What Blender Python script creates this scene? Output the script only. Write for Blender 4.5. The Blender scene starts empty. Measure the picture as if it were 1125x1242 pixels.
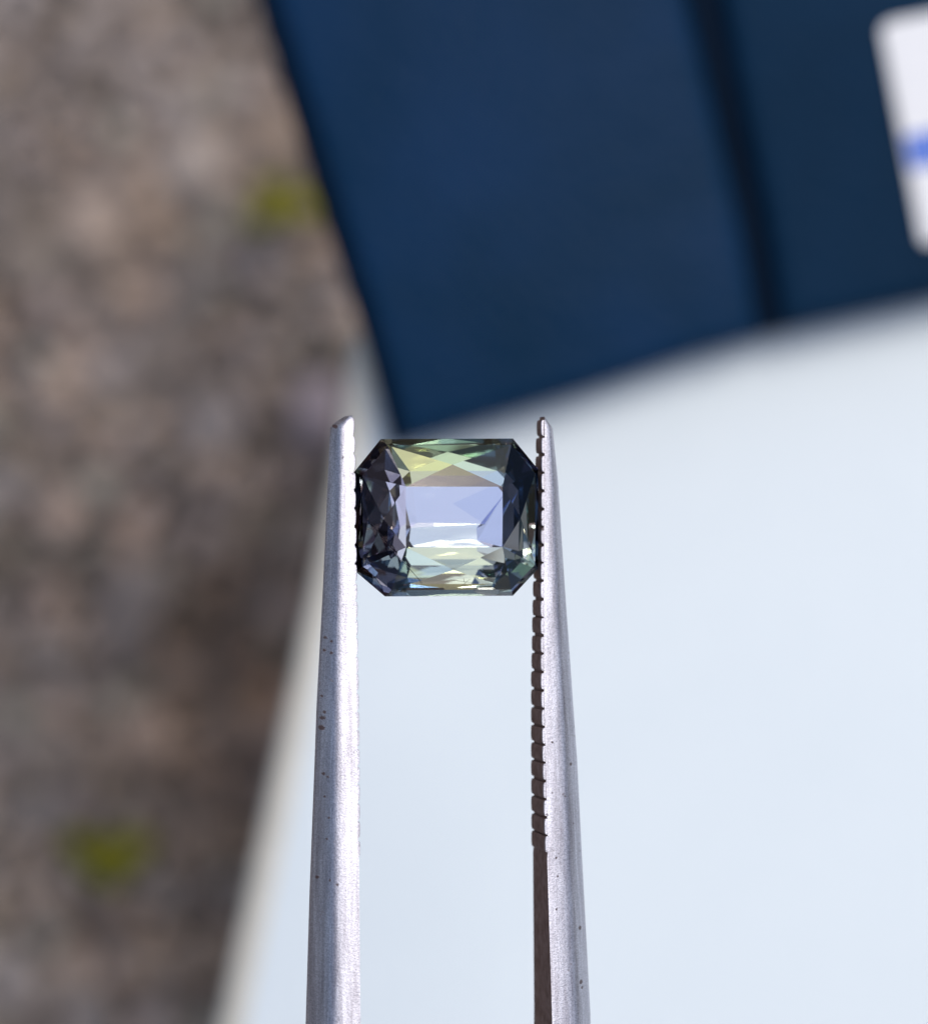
import bpy, bmesh, math, random
from mathutils import Vector, Matrix, noise

random.seed(7)
sc = bpy.context.scene
R = math.radians

# ------------------------------------------------------------------ camera, sky, sun, exposure
CAM_Z = 0.320          # metres above the gravel
STONE_Z = 0.180        # height at which the stone is held
FRAME_W = 0.040        # width of the picture at the stone
FPX = 1125 * (CAM_Z - STONE_Z) / FRAME_W

cam_d = bpy.data.cameras.new('camera')
cam = bpy.data.objects.new('camera', cam_d)
sc.collection.objects.link(cam)
cam.location = (0, 0, CAM_Z)
cam.rotation_euler = (0, 0, 0)
cam_d.sensor_fit = 'HORIZONTAL'
cam_d.sensor_width = 36
cam_d.lens = 36 * (CAM_Z - STONE_Z) / FRAME_W
cam_d.clip_start = 0.005
cam_d.clip_end = 100
cam_d.dof.use_dof = True
cam_d.dof.focus_distance = CAM_Z - STONE_Z - 0.0006
cam_d.dof.aperture_fstop = 31
sc.camera = cam

SUN_EL, SUN_AZ = 67, 36          # azimuth clockwise from +Y (top of the picture)
w = bpy.data.worlds.new('World')
sc.world = w
w.use_nodes = True
nt = w.node_tree
sky = nt.nodes.new('ShaderNodeTexSky')
sky.sky_type = 'NISHITA'
sky.sun_disc = False
sky.sun_elevation = R(SUN_EL)
sky.sun_rotation = R(SUN_AZ)
sky.air_density = 1.0
sky.dust_density = 3.0
bg = nt.nodes['Background']
bg.inputs['Strength'].default_value = 0.085
nt.links.new(sky.outputs[0], bg.inputs['Color'])

sd = bpy.data.lights.new('sun', 'SUN')
sd.energy = 1.3
sd.angle = R(25)
sd.color = (1.0, 0.97, 0.93)
sun = bpy.data.objects.new('sun', sd)
sc.collection.objects.link(sun)
sdir = Vector((math.sin(R(SUN_AZ)) * math.cos(R(SUN_EL)), math.cos(R(SUN_AZ)) * math.cos(R(SUN_EL)), math.sin(R(SUN_EL))))
sun.rotation_euler = sdir.to_track_quat('Z', 'Y').to_euler()
sun.location = sdir * 3

vs = sc.view_settings
vs.view_transform = 'Standard'
vs.look = 'None'
vs.exposure = 0.40
vs.gamma = 1.0
vs.use_curve_mapping = False
sc.render.engine = 'CYCLES'
cy = sc.cycles
cy.max_bounces = 32
cy.transmission_bounces = 28
cy.glossy_bounces = 20
cy.diffuse_bounces = 4
cy.caustics_reflective = True
cy.caustics_refractive = True
cy.use_denoising = True

# ------------------------------------------------------------------ helpers
def at(px, py, z):
    """a point at height z that the photograph shows at (px, py)"""
    s = (CAM_Z - z) / FPX
    return Vector(((px - 562.5) * s, (621 - py) * s, z))

def link(name, me, parent=None, mats=None):
    o = bpy.data.objects.new(name, me)
    sc.collection.objects.link(o)
    if parent is not None:
        o.parent = parent
    if mats is not None and me is not None and len(me.materials) == 0:
        for m in (mats if isinstance(mats, (list, tuple)) else [mats]):
            me.materials.append(m)
    return o

def from_bm(name, bm, mats, parent=None, smooth=False):
    me = bpy.data.meshes.new(name)
    bm.normal_update()
    bm.to_mesh(me)
    bm.free()
    if smooth:
        for p in me.polygons:
            p.use_smooth = True
    return link(name, me, parent, mats)

def tag(o, label=None, cat=None, group=None, kind=None):
    if label: o['label'] = label
    if cat: o['category'] = cat
    if group: o['group'] = group
    if kind: o['kind'] = kind
    return o

def empty(name, loc=(0, 0, 0)):
    o = bpy.data.objects.new(name, None)
    o.empty_display_size = 0.005
    sc.collection.objects.link(o)
    o.location = loc
    return o

class NT:
    """small shorthand for node materials"""
    def __init__(self, name):
        self.m = bpy.data.materials.new(name)
        self.m.use_nodes = True
        self.t = self.m.node_tree
        self.p = self.t.nodes['Principled BSDF']
        self.out = self.t.nodes['Material Output']
        self.geo = None
    def n(self, kind, **kw):
        nd = self.t.nodes.new('ShaderNode' + kind)
        for k, v in kw.items():
            setattr(nd, k, v)
        return nd
    def l(self, a, b):
        self.t.links.new(a, b)
    def coord(self, which='Object'):
        nd = self.n('TexCoord')
        return nd.outputs[which]
    def noise(self, scale, detail=3, rough=0.55, vec=None, dist=0.0):
        nd = self.n('TexNoise')
        nd.inputs['Scale'].default_value = scale
        nd.inputs['Detail'].default_value = detail
        nd.inputs['Roughness'].default_value = rough
        nd.inputs['Distortion'].default_value = dist
        if vec is not None: self.l(vec, nd.inputs['Vector'])
        return nd.outputs['Fac']
    def ramp(self, fac, stops):
        nd = self.n('ValToRGB')
        e = nd.color_ramp.elements
        while len(e) < len(stops): e.new(0.5)
        for i, (p, c) in enumerate(stops):
            e[i].position = p
            e[i].color = (*c, 1) if len(c) == 3 else c
        self.l(fac, nd.inputs['Fac'])
        return nd.outputs['Color']
    def math(self, op, a, b=None, c=None):
        nd = self.n('Math', operation=op)
        for i, v in enumerate((a, b, c)):
            if v is None: continue
            if isinstance(v, (int, float)): nd.inputs[i].default_value = v
            else: self.l(v, nd.inputs[i])
        return nd.outputs[0]
    def mix(self, fac, a, b, mode='MIX'):
        nd = self.n('MixRGB', blend_type=mode)
        for s, v in zip(('Fac', 'Color1', 'Color2'), (fac, a, b)):
            if isinstance(v, (int, float)): nd.inputs[s].default_value = v
            elif isinstance(v, tuple): nd.inputs[s].default_value = (*v, 1)
            else: self.l(v, nd.inputs[s])
        return nd.outputs[0]
    def bump(self, h, strength, dist):
        nd = self.n('Bump')
        nd.inputs['Strength'].default_value = strength
        nd.inputs['Distance'].default_value = dist
        self.l(h, nd.inputs['Height'])
        self.l(nd.outputs[0], self.p.inputs['Normal'])
        return nd

def setp(nt_, **kw):
    for k, v in kw.items():
        s = nt_.p.inputs[k.replace('_', ' ').title() if k != 'ior' else 'IOR']
        if isinstance(v, tuple): s.default_value = (*v, 1)
        elif isinstance(v, (int, float)): s.default_value = v
        else: nt_.l(v, s)

# ------------------------------------------------------------------ materials
def mat_ground():
    k = NT('gravel_soil')
    c = k.coord()
    a = k.ramp(k.noise(55, 4, 0.6, c), [(0.3, (0.17, 0.14, 0.125)), (0.7, (0.28, 0.24, 0.22))])
    b = k.ramp(k.noise(600, 3, 0.6, c), [(0.3, (0.6, 0.6, 0.6)), (0.7, (1.15, 1.12, 1.1))])
    setp(k, base_color=k.mix(1.0, a, b, 'MULTIPLY'), roughness=0.95)
    k.bump(k.noise(700, 4, 0.6, c), 0.8, 0.002)
    return k.m

def mat_pebble():
    k = NT('pebble_stone')
    c = k.coord()
    at_ = k.n('Attribute', attribute_name='tint')
    b = k.ramp(k.noise(900, 3, 0.6, c), [(0.3, (0.75, 0.75, 0.75)), (0.7, (1.15, 1.13, 1.1))])
    setp(k, base_color=k.mix(1.0, at_.outputs['Color'], b, 'MULTIPLY'), roughness=0.85)
    k.bump(k.noise(1500, 3, 0.6, c), 0.4, 0.0006)
    return k.m

def mat_board():
    k = NT('white_lacquer')
    c = k.coord()
    a = k.ramp(k.noise(28, 4, 0.6, c, 0.6), [(0.3, (0.725, 0.80, 0.835)), (0.7, (0.77, 0.84, 0.87))])
    setp(k, base_color=a, roughness=0.55)
    k.bump(k.noise(400, 3, 0.5, c), 0.08, 0.0004)
    return k.m

def mat_navy(name, col1, col2, rough):
    k = NT(name)
    c = k.coord()
    a = k.ramp(k.noise(45, 4, 0.6, c, 0.5), [(0.3, col1), (0.72, col2)])
    setp(k, base_color=a, roughness=rough)
    k.p.inputs['Specular IOR Level'].default_value = 0.07
    vor = k.n('TexVoronoi', feature='F1')
    vor.inputs['Scale'].default_value = 1400
    k.l(c, vor.inputs['Vector'])
    hsum = k.math('ADD', vor.outputs['Distance'], k.math('MULTIPLY', k.noise(60, 3, 0.5, c), 2.5))
    k.bump(hsum, 0.25, 0.0005)
    return k.m

def mat_plain(name, col, rough, var=0.12, scale=300):
    k = NT(name)
    c = k.coord()
    lo = tuple(v * (1 - var) for v in col); hi = tuple(min(1, v * (1 + var)) for v in col)
    setp(k, base_color=k.ramp(k.noise(scale, 3, 0.6, c), [(0.3, lo), (0.7, hi)]), roughness=rough)
    return k.m

SPX = FRAME_W / 1125
def spot(px, py, r):
    h = 0.40 * (30 + (py - 505) * 0.09)
    return ((px - 541.5 - h * math.sin(R(12))) / math.cos(R(12)) * SPX, (628 - py) * SPX, r * SPX)
SPOTS = [spot(*q) for q in ((409, 518, 3), (396, 868, 3), (395, 880, 3.6), (398, 861, 2.2), (399, 772, 2.2), (405, 776, 1.7), (405, 790, 2), (398, 787, 2.2),
         (395, 842, 2), (397, 935, 2.2), (401, 938, 1.8), (398, 962, 1.6), (391, 1059, 2.2), (402, 987, 1.7), (400, 1012, 1.5),
         (694, 928, 2.4), (706, 1127, 3), (706, 1192, 3.2), (708, 1199, 2.2), (697, 1000, 1.6), (669, 900, 1.7), (673, 1040, 1.6), (675, 1062, 1.7), (673, 1102, 1.8))]
def mat_steel():
    """sand-blasted steel, fine bright grain, a few rust pits"""
    k = NT('satin_steel')
    c = k.coord()
    grain = k.noise(16000, 2, 0.7, c)
    base = k.ramp(grain, [(0.3, (0.40, 0.40, 0.45)), (0.62, (0.76, 0.76, 0.84))])
    vor = k.n('TexVoronoi', feature='F1')
    vor.inputs['Scale'].default_value = 2600
    vor.inputs['Randomness'].default_value = 1.0
    k.l(c, vor.inputs['Vector'])
    pit = k.math('LESS_THAN', k.math('ADD', vor.outputs['Distance'], k.math('MULTIPLY', k.noise(7000, 2, 0.6, c), 0.3)), 0.30)
    patch = k.ramp(k.noise(420, 2, 0.5, c), [(0.56, (0, 0, 0)), (0.66, (1, 1, 1))])
    pits = k.math('MULTIPLY', pit, k.math('MULTIPLY', patch, 0.85))
    mp = k.n('Mapping'); mp.inputs['Scale'].default_value = (1, 0.035, 1)
    k.l(c, mp.inputs['Vector'])
    streak = k.noise(5200, 3, 0.6, mp.outputs[0])
    base = k.mix(1.0, base, k.ramp(streak, [(0.32, (0.66, 0.64, 0.65)), (0.66, (1.0, 1.0, 1.0))]), 'MULTIPLY')
    flat = k.n('VectorMath', operation='MULTIPLY'); flat.inputs[1].default_value = (1, 1, 0); k.l(c, flat.inputs[0])
    wob = k.math('MULTIPLY', k.math('SUBTRACT', k.noise(14000, 3, 0.7, c), 0.5), 5.0 * SPX)
    for sx, sy, sr in SPOTS:
        d = k.n('VectorMath', operation='DISTANCE'); k.l(flat.outputs[0], d.inputs[0]); d.inputs[1].default_value = (sx, sy, 0)
        pits = k.math('MAXIMUM', pits, k.math('MULTIPLY', k.math('SMOOTH_MIN', 1.0, k.math('MAXIMUM', 0.0, k.math('DIVIDE', k.math('SUBTRACT', sr, k.math('ADD', d.outputs['Value'], wob)), 0.8 * SPX)), 0.2), 0.92))
    setp(k, base_color=k.mix(pits, base, (0.045, 0.016, 0.013)), metallic=k.math('SUBTRACT', 1.0, pits),
         roughness=k.math('ADD', 0.38, k.math('MULTIPLY', grain, 0.2)))
    k.bump(k.math('ADD', grain, k.math('MULTIPLY', k.noise(3500, 3, 0.6, c), 0.5)), 0.35, 0.00003)
    return k.m

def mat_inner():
    """gripping face, browner and darker than the outer steel"""
    k = NT('brown_steel')
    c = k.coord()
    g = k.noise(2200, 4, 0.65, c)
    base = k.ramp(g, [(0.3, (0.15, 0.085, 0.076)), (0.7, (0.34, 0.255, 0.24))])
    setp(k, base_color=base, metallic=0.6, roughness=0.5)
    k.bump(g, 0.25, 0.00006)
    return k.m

def mat_gem(name, col, rough=0.0, ior=1.77):
    m = bpy.data.materials.new(name)
    m.use_nodes = True
    t = m.node_tree
    t.nodes.remove(t.nodes['Principled BSDF'])
    g = t.nodes.new('ShaderNodeBsdfGlass')
    g.inputs['Color'].default_value = (*col, 1)
    g.inputs['Roughness'].default_value = rough
    g.inputs['IOR'].default_value = ior
    t.links.new(g.outputs[0], t.nodes['Material Output'].inputs['Surface'])
    return m

M = dict(
    ground=mat_ground(), pebble=mat_pebble(), board=mat_board(),
    navy=mat_navy('navy_leatherette', (0.0018, 0.021, 0.052), (0.0055, 0.031, 0.088), 0.5),
    navy_spine=mat_navy('navy_cloth', (0.002, 0.018, 0.044), (0.004, 0.026, 0.065), 0.6),
    groove=mat_navy('navy_hinge', (0.001, 0.007, 0.020), (0.0015, 0.010, 0.027), 0.7),
    board_edge=mat_plain('cream_edge', (0.80, 0.76, 0.66), 0.6, 0.05),
    pages=mat_plain('page_block', (0.004, 0.010, 0.022), 0.8),
    label=mat_plain('label_paper', (0.82, 0.82, 0.83), 0.6, 0.03),
    blue=mat_plain('blue_print', (0.06, 0.16, 0.60), 0.5, 0.1),
    leaf=mat_plain('leaf_green', (0.38, 0.36, 0.010), 0.5, 0.2, 500),
    stem=mat_plain('stem_green', (0.16, 0.16, 0.02), 0.6),
    pale=mat_plain('pale_pebble', (0.38, 0.31, 0.33), 0.8),
    silk=mat_plain('silk_needle', (0.85, 0.83, 0.86), 0.35, 0.1, 4000), feather=mat_plain('dark_feather', (0.30, 0.27, 0.20), 0.5, 0.1, 4000),
    steel=mat_steel(), inner=mat_inner(),
)

M['silk'].node_tree.nodes['Principled BSDF'].inputs['Metallic'].default_value = 1.0

# ------------------------------------------------------------------ ground, gravel
bm = bmesh.new()
N = 90
ext = 0.30
grid = []
xs = [-8.0] + [-ext + 2 * ext * i / N for i in range(N + 1)] + [8.0]
for j, y in enumerate(xs):
    row = []
    for i, x in enumerate(xs):
        z = 0.0
        if abs(x) < ext and abs(y) < ext:
            z = 0.0035 * noise.noise(Vector((x * 60, y * 60, 1.3))) + 0.002 * noise.noise(Vector((x * 150, y * 150, 4.1)))
        row.append(bm.verts.new((x, y, z - 0.004)))
    grid.append(row)
for j in range(len(xs) - 1):
    for i in range(len(xs) - 1):
        bm.faces.new((grid[j][i], grid[j][i + 1], grid[j + 1][i + 1], grid[j + 1][i]))
g = from_bm('ground', bm, M['ground'], smooth=True)
tag(g, 'brown grey stony ground far below the stone', 'ground', kind='structure')

def build_gravel():
    tmp = bmesh.new()
    bmesh.ops.create_icosphere(tmp, subdivisions=1, radius=1)
    tmp.verts.index_update()
    bv = [v.co.copy() for v in tmp.verts]
    bf = [[v.index for v in f.verts] for f in tmp.faces]
    tmp.free()
    verts, faces, cols = [], [], []
    DAMP = at(290, 850, 0)
    pal = [(0.22, 0.185, 0.165), (0.20, 0.18, 0.172), (0.17, 0.15, 0.138), (0.26, 0.21, 0.185), (0.19, 0.18, 0.185),
           (0.22, 0.20, 0.20), (0.15, 0.13, 0.112), (0.19, 0.19, 0.175), (0.25, 0.20, 0.165), (0.21, 0.19, 0.195)]
    x = -0.115
    while x < 0.05:
        y = -0.125
        while y < 0.125:
            cx, cy_ = x + random.uniform(-.0014, .0014), y + random.uniform(-.0014, .0014)
            # larger stones now and then
            r = random.choice((0.0010, 0.0012, 0.0014, 0.0016, 0.0019, 0.0023)) if random.random() > .02 else random.uniform(.0028, .0042)
            sx, sy, sz = r * random.uniform(.8, 1.3), r * random.uniform(.8, 1.3), r * random.uniform(.5, .8)
            rot = Matrix.Rotation(random.uniform(0, 6.28), 3, 'Z') @ Matrix.Rotation(random.uniform(-.4, .4), 3, 'X')
            off = Vector((random.uniform(-99, 99), random.uniform(-99, 99), 3))
            c = random.choice(pal)
            f = 1.66 * random.uniform(.88, 1.1) * (1 + 0.6 * noise.noise(Vector((cx * 75, cy_ * 75, 2.2))))
            c = tuple(v * f for v in c)
            q = math.exp(-(((cx - DAMP.x) / 0.011) ** 2 + ((cy_ - DAMP.y) / 0.016) ** 2))     # a patch of damp brown earth
            c = (c[0] * (1.04 - .22 * q), c[1] * (0.98 - .36 * q), c[2] * (0.93 - .46 * q))
            b = len(verts)
            for v in bv:
                k = 1 + 0.28 * noise.noise(v * 1.3 + off)
                p = rot @ Vector((v.x * sx * k, v.y * sy * k, v.z * sz * k))
                verts.append((p.x + cx, p.y + cy_, p.z - 0.003 + sz * .5 + random.uniform(0, .0)))
                cols.append((*c, 1))
            faces += [[b + i for i in q] for q in bf]
            y += 0.0027
        x += 0.0027
    me = bpy.data.meshes.new('gravel')
    me.from_pydata(verts, [], faces)
    ca = me.color_attributes.new('tint', 'FLOAT_COLOR', 'POINT')
    flat = [u for c in cols for u in c]
    ca.data.foreach_set('color', flat)
    for p in me.polygons: p.use_smooth = True
    o = link('gravel', me, None, M['pebble'])
    tag(o, 'brown and grey gravel, far out of focus', 'gravel', kind='stuff')
build_gravel()

def blob(bm, c, r, seed, amp=0.25, sub=2):
    ret = bmesh.ops.create_icosphere(bm, subdivisions=sub, radius=1)
    for v in ret['verts']:
        k = 1 + amp * noise.noise(v.co * 1.2 + Vector((seed, seed * .7, 0)))
        v.co = Vector((v.co.x * r[0], v.co.y * r[1], v.co.z * r[2])) * k + c

bm = bmesh.new()
p = at(386, 500, 0.004)
blob(bm, Vector((0, 0, 0)), (0.0027, 0.0038, 0.0022), 5)
o = from_bm('pebble', bm, M['pale'], smooth=True); o.location = p
tag(o, 'pale pinkish pebble on the gravel right beside the white board corner', 'pebble')

def sprout(px, py, size, seed, label):
    rnd = random.Random(seed)
    z0 = 0.002
    base = at(px, py, z0 + 0.004)
    root = empty('weed_sprout', (base.x, base.y, z0))
    bm = bmesh.new()
    bmesh.ops.create_cone(bm, cap_ends=True, segments=8, radius1=0.0006, radius2=0.0004, depth=0.005)
    bmesh.ops.translate(bm, vec=(0, 0, 0.0022), verts=bm.verts)
    from_bm('stem', bm, M['stem'], root, True)
    nl = 5
    for i in range(nl):
        a = i / nl * 2 * math.pi + rnd.uniform(-.3, .3)
        L = size * rnd.uniform(.5, 1.35); W = L * .36
        bm = bmesh.new()
        rows = []
        for s in range(7):
            t = s / 6
            wd = W * math.sin(math.pi * min(1, t * .93 + .07)) ** .8
            row = []
            for q in range(5):
                u = q / 4 * 2 - 1
                zz = 0.0046 + 0.0012 * math.sin(t * 2.6) + 0.0003 * abs(u) - 0.0022 * t * t
                row.append(bm.verts.new((t * L, u * wd, zz)))
            rows.append(row)
        for s in range(6):
            for q in range(4):
                bm.faces.new((rows[s][q], rows[s + 1][q], rows[s + 1][q + 1], rows[s][q + 1]))
        bmesh.ops.solidify(bm, geom=bm.faces[:], thickness=0.00018)
        bmesh.ops.rotate(bm, cent=(0, 0, 0), matrix=Matrix.Rotation(a, 3, 'Z'), verts=bm.verts)
        from_bm('leaf', bm, M['leaf'], root, True)
    tag(root, label, 'weed', 'small weeds in the gravel')
sprout(340, 243, 0.0036, 1, 'small dull green weed on the gravel close to the navy folder edge')
sprout(126, 1036, 0.0040, 2, 'bright yellow green weed on the gravel in the lower left corner')

# ------------------------------------------------------------------ white board under everything
BZ = 0.108      # height of its top
def prism(name, outline, z0, z1, mat, parent=None, bevel=0.0, seg=3, smooth=True):
    bm = bmesh.new()
    vs_ = [bm.verts.new((p[0], p[1], z1)) for p in outline]
    f = bm.faces.new(vs_)
    if f.normal.z < 0: f.normal_flip()
    f.normal_update()
    if f.normal.z < 0: bmesh.ops.reverse_faces(bm, faces=[f])
    ret = bmesh.ops.extrude_face_region(bm, geom=[f])
    nv = [e for e in ret['geom'] if isinstance(e, bmesh.types.BMVert)]
    for v in nv: v.co.z = z1
    for v in vs_: v.co.z = z0
    bmesh.ops.recalc_face_normals(bm, faces=bm.faces[:])
    if bevel:
        bm.edges.ensure_lookup_table()
        ed = [e for e in bm.edges if all(abs(v.co.z - z1) < 1e-7 for v in e.verts)]
        bmesh.ops.bevel(bm, geom=ed, offset=bevel, segments=seg, profile=.5, affect='EDGES')
    o = from_bm(name, bm, mat, parent)
    if smooth:
        for p in o.data.polygons: p.use_smooth = True
        o.data.set_sharp_from_angle(angle=R(40))
    return o

edge = [(262, 1242), (296, 1080), (330, 920), (366, 752), (397, 602), (413, 500), (423, 420)]
top_edge = [(431, 401), (445, 396), (700, 345), (1000, 285), (2000, 85), (3600, -235)]
low = [(4000, 1700), (4200, 2900), (2000, 3200), (-90, 2900)]
pts = [at(x, y, BZ) for x, y in [(200, 1540)] + edge + top_edge + low]
o = prism('white_board', [(p.x, p.y) for p in pts], -0.004, BZ, M['board'], bevel=0.0026, seg=6)
o.data.materials.append(M['board_edge'])
for p_ in o.data.polygons:
    if p_.normal.z < 0.93: p_.material_index = 1
tag(o, 'large smooth white board with rounded edge beneath the tweezers and the navy folder', 'board')

# ------------------------------------------------------------------ navy folder lying across the board
folder = empty('navy_folder', at(900, 300, BZ))
FO = folder.location
FT = BZ + 0.0064           # top of the cover
def fpt(x, y, z=FT):
    p = at(x, y, z)
    return (p.x - FO.x, p.y - FO.y)
def fprism(name, px, z0, z1, mat, bevel, parent=folder):
    return prism(name, [fpt(*q, z1) for q in px], z0 - FO.z, z1 - FO.z, mat, parent, bevel, 4)
# hinge board lies lower, the two stiff panels stand proud of it
fprism('hinge', [(770, -330), (810, -100), (874, 160), (920, 404), (949, 398), (905, 160), (855, -100), (818, -330)],
       BZ + 0.0008, FT - 0.0016, M['groove'], 0.0002)
fprism('edge_binding', [(217, -330), (309, 0), (390, 262), (440, 412), (475, 543), (540, 520), (530, 440), (430, 150), (330, -330)],
       FT - 0.0052, FT - 0.0009, M['groove'], 0.0012)
cover = fprism('cover', [(240, -330), (332, 0), (411, 262), (457, 412), (488, 538), (700, 474), (850, 424), (922, 405), (903, 290), (874, 160), (828, -30), (770, -330)],
       FT - 0.0050, FT, M['navy'], 0.0012)
spine = fprism('spine', [(815, -330), (869, -30), (901, 140), (925, 250), (948, 398), (1040, 378), (1125, 360), (1340, 312), (1230, -330)],
       FT - 0.0050, FT, M['navy_spine'], 0.0012)
fprism('page_block', [(262, -320), (350, 0), (430, 262), (508, 505), (700, 452), (926, 390), (1320, 304), (1215, -320)],
       BZ + 0.0004, FT - 0.0052, M['pages'], 0.0004)
tag(folder, 'navy blue leatherette folder with a dark hinge crease lying over the white board', 'folder')

# white label with blue print glued to the spine side
LZ = FT + 0.00035
lab = fprism('label', [(1069, 38), (1073, 29), (1082, 25), (1300, -18), (1352, 250), (1122, 296), (1117, 290)], FT + 0.00002, LZ, M['label'], 0.0)
def lpt(x, y): return fpt(x, y, LZ)
fprism('blue_stripe', [(1096, 164), (1326, 118), (1334, 160), (1104, 206)], LZ + 0.000005, LZ + 0.00004, M['blue'], 0.0, lab)

# ------------------------------------------------------------------ tweezers and stone share one tilted frame
S = FRAME_W / 1125          # metres per photograph pixel at the stone
ROLL = R(12)
cR, sR = math.cos(ROLL), math.sin(ROLL)
CX, CY = 541.5, 628.0
PIV = at(CX, CY, STONE_Z)
def loc(px, py, h):
    """photo position (px,py) of a point h pixels above the tilted stone plane -> local coordinates (metres)"""
    x = (px - CX); y = (CY - py)
    return Vector(((x - h * sR) / cR * S, y * S, h * S))

# ---- stone
gem = empty('gemstone', PIV)
gem.rotation_euler = (0, ROLL, 0)
tag(gem, 'faceted emerald cut green and blue gemstone gripped between the tweezer tips', 'gemstone')

# colour zoning, plus dark and pale reflections painted in as facet tints: green to yellow along the long sides, dusky violet at one end, blue at the other
GM = {n: mat_gem('gem_' + n, c) for n, c in dict(
    clear=(1, 1, 1), c_slate=(0.50, 0.56, 0.58), c_lilac=(0.86, 0.80, 0.88), c_lav=(0.85, 0.87, 0.97),
    c_green=(0.92, 1.0, 0.74), c_lime=(1.0, 0.95, 0.56), c_mint=(0.92, 1.0, 0.90), c_cream=(1.0, 0.97, 0.74), c_yel=(0.97, 0.97, 0.74),
    c_dusk=(0.47, 0.41, 0.47), c_dark=(0.19, 0.16, 0.20), c_navy=(0.20, 0.25, 0.33), c_sea=(0.82, 0.98, 0.84), c_brown=(0.46, 0.39, 0.32),
    lav=(0.82, 0.84, 0.99), lav_blue=(0.70, 0.75, 0.96), lav_pale=(0.96, 1.0, 1.0), green=(0.96, 1.0, 0.82), yel=(1.0, 0.98, 0.84), teal=(0.34, 0.52, 0.54),
    navy=(0.10, 0.16, 0.26), dusk=(0.20, 0.15, 0.18)).items()}

def facet(name, pts, mat, parent=gem):
    me = bpy.data.meshes.new(name)
    vv = [Vector(p) for p in pts]
    c = sum(vv, Vector()) / len(vv)
    nrm = Vector()
    for i in range(len(vv)):
        a, b = vv[i] - c, vv[(i + 1) % len(vv)] - c
        nrm += a.cross(b)
    if nrm.dot(c - Vector((0, 0, -8 * S))) < 0:
        vv.reverse()
    me.from_pydata([tuple(v) for v in vv], [], [list(range(len(vv)))])
    return link(name, me, parent, mat)

gird = [(463, 533), (622, 531.5), (653, 569), (653, 690), (622, 723), (468, 723), (432, 692), (431, 573)]
tab = [(493, 590.5), (609, 590.5), (609, 663.5), (493, 663.5)]
HG, HR, HT = 3, 16, 36
G1 = [loc(x, y, HG) for x, y in gird]
G0 = [Vector((v.x, v.y, -HG * S)) for v in G1]
def shrink(poly, dx, dy, h):
    out = []
    for v in poly:
        out.append(Vector((v.x * (1 - dx / 112), v.y * (1 - dy / 96), h * S)))
    return out
R1 = shrink(G1, 7, 8, HR)
T = [loc(x, y, HT) for x, y in tab]

facet('table', T, GM['c_lav'])
for i in range(8):
    j = (i + 1) % 8
    facet('crown_facet', [G1[i], G1[j], R1[j], R1[i]], GM[['c_green', 'c_slate', 'c_navy', 'c_slate', 'c_mint', 'c_dusk', 'c_dark', 'c_dusk'][i]])
# scissor facets: every long side of the crown is crossed by an X
sides = [(0, 1, 0, 1), (2, 3, 1, 2), (4, 5, 2, 3), (6, 7, 3, 0)]
for a, b, ta, tb in sides:
    A, B, TA, TB = R1[a], R1[b], T[ta], T[tb]
    # crossing point, lifted slightly
    mid = (A + B + TA + TB) / 4
    nrm = (B - A).cross(TA - A).normalized()
    if nrm.z < 0: nrm = -nrm
    mid = mid + nrm * 4.0 * S
    tints = {0: ('c_green', 'c_mint', 'c_brown', 'c_lime'), 2: ('c_sea', 'c_mint', 'c_navy', 'c_navy'),
             4: ('c_yel', 'c_mint', 'c_cream', 'c_yel'), 6: ('c_dusk', 'c_lilac', 'c_lilac', 'c_dark')}[a]  # crown tints also paint in dark and bright reflections, facet by facet
    for tri, tn in zip(([A, B, mid], [B, TB, mid], [TB, TA, mid], [TA, A, mid]), tints):
        facet('crown_facet', tri, GM[tn])
for a, b, t, tn in ((1, 2, 1, 'c_navy'), (3, 4, 2, 'c_sea'), (5, 6, 3, 'c_lilac'), (7, 0, 0, 'c_dusk')):
    facet('crown_facet', [R1[a], R1[b], T[t]], GM[tn])
# girdle band
bm = bmesh.new()
v0 = [bm.verts.new(p) for p in G0]; v1 = [bm.verts.new(p) for p in G1]
for i in range(8):
    j = (i + 1) % 8
    bm.faces.new((v0[i], v0[j], v1[j], v1[i]))
for f in bm.faces:
    f.normal_update()
    c = f.calc_center_median()
    if f.normal.dot(Vector((c.x, c.y, 0))) < 0: f.normal_flip()
from_bm('girdle', bm, GM['c_dark'], gem)

# pavilion: steep break, main facets, then a shallow keel (a windowed cut)
def ring(hx, hy, cx, z, ox=0, oy=0):
    """cut-cornered rectangle hx by hy pixels, corner cut cx, z pixels below the girdle"""
    q = [(-hx + cx, hy), (hx - cx, hy), (hx, hy - cx), (hx, -hy + cx), (hx - cx, -hy), (-hx + cx, -hy), (-hx, -hy + cx), (-hx, hy - cx)]
    return [Vector(((x + ox) * S, (y + oy) * S, -z * S)) for x, y in q]
def pts3(l): return [Vector((x * S, y * S, -z * S)) for x, y, z in l]
P1 = ring(86, 70, 24, 46)
for q in (0, 1): P1[q].z = -50 * S; P1[q].y = 76 * S
P2 = pts3(((-38, 41, 66), (66, 41, 70), (77, 29, 73), (77, -36, 94), (66, -56, 84), (-38, -56, 84), (-50, -36, 82), (-50, 29, 67)))
P3 = pts3(((-30, -6, 84), (54, -8, 85), (44, -13, 87), (46, -28, 95), (64, -37.5, 100), (-32, -37.5, 100), (-39, -28, 95), (-38, -12, 87)))
zone = ['green', 'navy', 'navy', 'dusk', 'yel', 'dusk', 'dusk', 'dusk']
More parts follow.
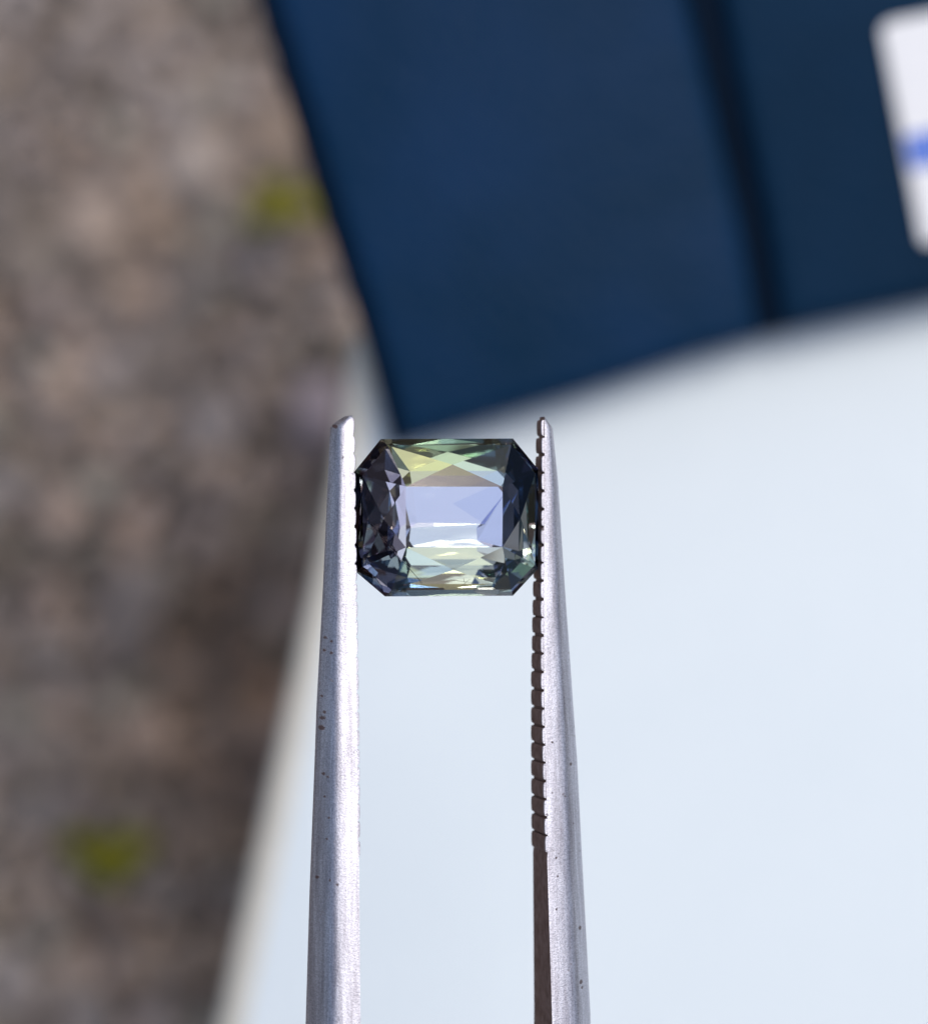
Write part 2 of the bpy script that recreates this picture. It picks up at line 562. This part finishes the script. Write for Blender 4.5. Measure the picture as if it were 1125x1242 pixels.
def cross(A, B, TA, TB, lift, mats):
    """four triangles meeting at a slightly raised point"""
    mid = (A + B + TA + TB) / 4
    nrm = (B - A).cross(TA - A).normalized()
    if nrm.z > 0: nrm = -nrm
    mid = mid + nrm * lift * S
    for t, m in zip(([A, B, mid], [B, TB, mid], [TB, TA, mid], [TA, A, mid]), mats):
        facet('pavilion_facet', t, GM[m])
for i in range(8):
    j = (i + 1) % 8
    z = zone[i]
    gm_, pm_ = (G0[i] + G0[j]) / 2, (P1[i] + P1[j]) / 2
    z1, z2 = {0: ('green', 'navy'), 1: ('navy', 'dusk'), 2: ('navy', 'green'), 3: ('green', 'dusk'), 4: ('yel', 'dusk'), 5: ('dusk', 'lav'), 6: ('dusk', 'navy'), 7: ('dusk', 'green')}[i]  # half-facet tints paint in light and dark shards besides the zoning
    facet('pavilion_facet', [G0[i], gm_, pm_, P1[i]], GM[z1])
    facet('pavilion_facet', [gm_, G0[j], P1[j], pm_], GM[z2])
    if i == 2:
        cross(P1[i], P1[j], P2[i], P2[j], 1.5, ['navy', 'green', 'teal', 'navy'])
    elif i == 0:
        cross(P1[i], P1[j], P2[i], P2[j], 3.4, ['green', 'navy', 'green', 'yel'])
    elif i == 4:
        cross(P1[i], P1[j], P2[i], P2[j], 4, ['yel', 'navy', 'yel', 'green'])
    elif i == 6:
        cross(P1[i], P1[j], P2[i], P2[j], 4, ['dusk', 'lav', 'dusk', 'yel'])
    else:
        cross(P1[i], P1[j], P2[i], P2[j], 2.5, [z, 'navy', 'lav', z])
    if i == 0:
        cross(P2[i], P2[j], P3[i], P3[j], 1.2, ['lav', 'lav_blue', 'lav', 'lav'])
        continue
    facet('pavilion_facet', [P2[i], P2[j], P3[j], P3[i]], GM['lav_blue' if i in (1, 2, 3) else 'lav'])
facet('culet', P3, GM['lav_pale'])

# needle-like inclusions and a small feather frozen in the stone
def needle(name, a, b, r, mat):
    A, B = loc(*a), loc(*b)
    bm = bmesh.new()
    bmesh.ops.create_cone(bm, cap_ends=True, segments=6, radius1=r * S, radius2=r * .6 * S, depth=(B - A).length)
    q = (B - A).to_track_quat('Z', 'Y').to_matrix().to_4x4()
    bmesh.ops.transform(bm, matrix=Matrix.Translation((A + B) / 2) @ q, verts=bm.verts)
    from_bm(name, bm, mat, gem, True)
needle('needle_inclusion', (452, 634, 14), (512, 706, 12), 0.55, M['silk'])
needle('needle_inclusion', (545, 700, 10), (571, 704, 11), 0.28, M['feather'])
needle('needle_inclusion', (556, 711, 9), (569, 699, 12), 0.3, M['feather'])
needle('needle_inclusion', (561, 698, 12), (564, 712, 9), 0.28, M['feather'])


# ---- tweezers
tw = empty('tweezers', PIV)
tw.rotation_euler = (0, ROLL, 0)
tag(tw, 'satin steel tweezers with toothed gripping faces holding the gemstone', 'tweezers')

def lerp_tab(tabl, y):
    if y <= tabl[0][0]: return tabl[0][1]
    for (y0, a), (y1, b) in zip(tabl, tabl[1:]):
        if y <= y1: return a + (b - a) * (y - y0) / (y1 - y0)
    return tabl[-1][1]

# (photo row, inner face x, outer x, depth of the arm) ; rows past 1242 are out of frame
LEFT = dict(
    inner=[(505, 427), (690, 428.5), (870, 430), (1242, 430), (2200, 440), (3600, 486), (4600, 527)],
    outer=[(505, 403), (520, 401), (716, 392), (851, 384.5), (923, 382), (1076, 376), (1242, 371), (2200, 372), (3600, 430), (4600, 480)],
    depth=[(505, 30), (700, 42), (950, 66), (1242, 96), (2200, 190), (3600, 220), (4600, 170)], sgn=-1, bk=0.7)
RIGHT = dict(
    inner=[(505, 656), (582, 655), (722, 653), (826, 652), (954, 653.5), (1242, 659), (2200, 650), (3600, 598), (4600, 557)],
    outer=[(505, 667), (517, 671), (582, 678), (704, 686), (826, 695), (923, 702), (1076, 710), (1242, 719), (2200, 724), (3600, 660), (4600, 604)],
    depth=[(505, 30), (700, 42), (950, 66), (1242, 96), (2200, 190), (3600, 220), (4600, 170)], sgn=1, bk=1.7)

TOOTH0, PITCH, NT_ = 518, 22.0, 24
HALF = [(0, 1.0), (.05, 1.0), (.2, .985), (.35, .962), (.47, .93), (.56, .88), (.63, .80), (.72, .65), (.82, .45), (.91, .25), (.97, .10)]
SECTION = [(u, -v) for u, v in HALF] + [(1, 0)] + [(u, v) for u, v in HALF[::-1]]
def back(y, bk=1.7):
    # the toothed stretch of the gripping face lies a little behind the smooth one
    return 0.3 + bk * max(0.0, min(1.0, (1036 - y) / 6))
def arm(spec):
    sgn = spec['sgn']
    bm = bmesh.new()
    rows = [505, 506, 508, 511, 515, 520, 530] + list(range(545, 1300, 15)) + list(range(1300, 4601, 100))
    rings = []
    K = 18
    for y in rows:
        ui = lerp_tab(spec['inner'], y); uo = lerp_tab(spec['outer'], y); dp = lerp_tab(spec['depth'], y)
        T_ = abs(uo - ui)
        W_ = dp
        # rounded tip
        if y < 520:
            t = (520 - y) / 15.0
            f = math.sqrt(max(0.0, 1 - (t * .93) ** 2.4))
            T_ *= 1 - 0.72 * t ** 1.6
            W_ *= 0.6 + 0.4 * f
        xi = (ui - CX) / cR
        ring = []
        # a flat back (gripping) face, the rest a flattened half round
        ring_pts = []
        for fu, fv in SECTION:
            ring_pts.append((T_ * fu, W_ / 2 * fv))
        for u, v in ring_pts:
            ring.append(bm.verts.new(((xi + sgn * (back(y, spec['bk']) + u * (T_ - back(y, spec['bk'])) / T_)) * S, (CY - y) * S, (v - 1) * S)))
        rings.append(ring)
    n = len(SECTION)
    for r0, r1 in zip(rings, rings[1:]):
        for q in range(n):
            f = bm.faces.new((r0[q], r0[(q + 1) % n], r1[(q + 1) % n], r1[q]))
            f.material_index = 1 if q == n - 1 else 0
    bm.faces.new(rings[0]); bm.faces.new(rings[-1])
    bmesh.ops.recalc_face_normals(bm, faces=bm.faces[:])
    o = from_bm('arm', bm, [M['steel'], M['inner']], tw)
    for p in o.data.polygons: p.use_smooth = True
    o.data.set_sharp_from_angle(angle=R(50))
    return o

def teeth(spec, parent):
    sgn = spec['sgn']
    for i in range(NT_):
        y = TOOTH0 + i * PITCH + random.uniform(-.8, .8)
        ui = lerp_tab(spec['inner'], y); dp = lerp_tab(spec['depth'], y)
        if y < 520: dp *= .8
        xi = (ui - CX) / cR
        L = PITCH * random.uniform(.87, .91) / 2
        W_ = dp / 2 + random.uniform(-.4, .4) - .6
        prof = [(-L, -3.2), (-L * .97, 0.0), (-L * .88, 1.2), (-L * .6, 1.8), (0, 2.0), (L * .6, 1.9), (L * .9, 1.3), (L * .98, 0.2), (L, -3.2)]
        bm = bmesh.new()
        vs3 = []
        for wv, k in ((-W_, .96), (-W_ * .94, 1), (W_ * .93, 1), (W_, .9)):
            vs3.append([bm.verts.new(((xi - sgn * (h if h < 0 else h * k - (1 - k) * 6)) * S, (CY - y + a * (.9 + .1 * k)) * S, (wv - 1) * S)) for a, h in prof])
        n = len(prof)
        for r0, r1 in zip(vs3, vs3[1:]):
            for k in range(n - 1):
                f = bm.faces.new((r0[k], r0[k + 1], r1[k + 1], r1[k]))
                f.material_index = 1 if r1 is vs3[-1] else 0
            bm.faces.new((r0[-1], r0[0], r1[0], r1[-1]))
        bm.faces.new(vs3[0])
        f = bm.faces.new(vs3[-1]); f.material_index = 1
        bmesh.ops.recalc_face_normals(bm, faces=bm.faces[:])
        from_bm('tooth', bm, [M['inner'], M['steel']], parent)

for spec in (LEFT, RIGHT):
    a = arm(spec)
    teeth(spec, a)
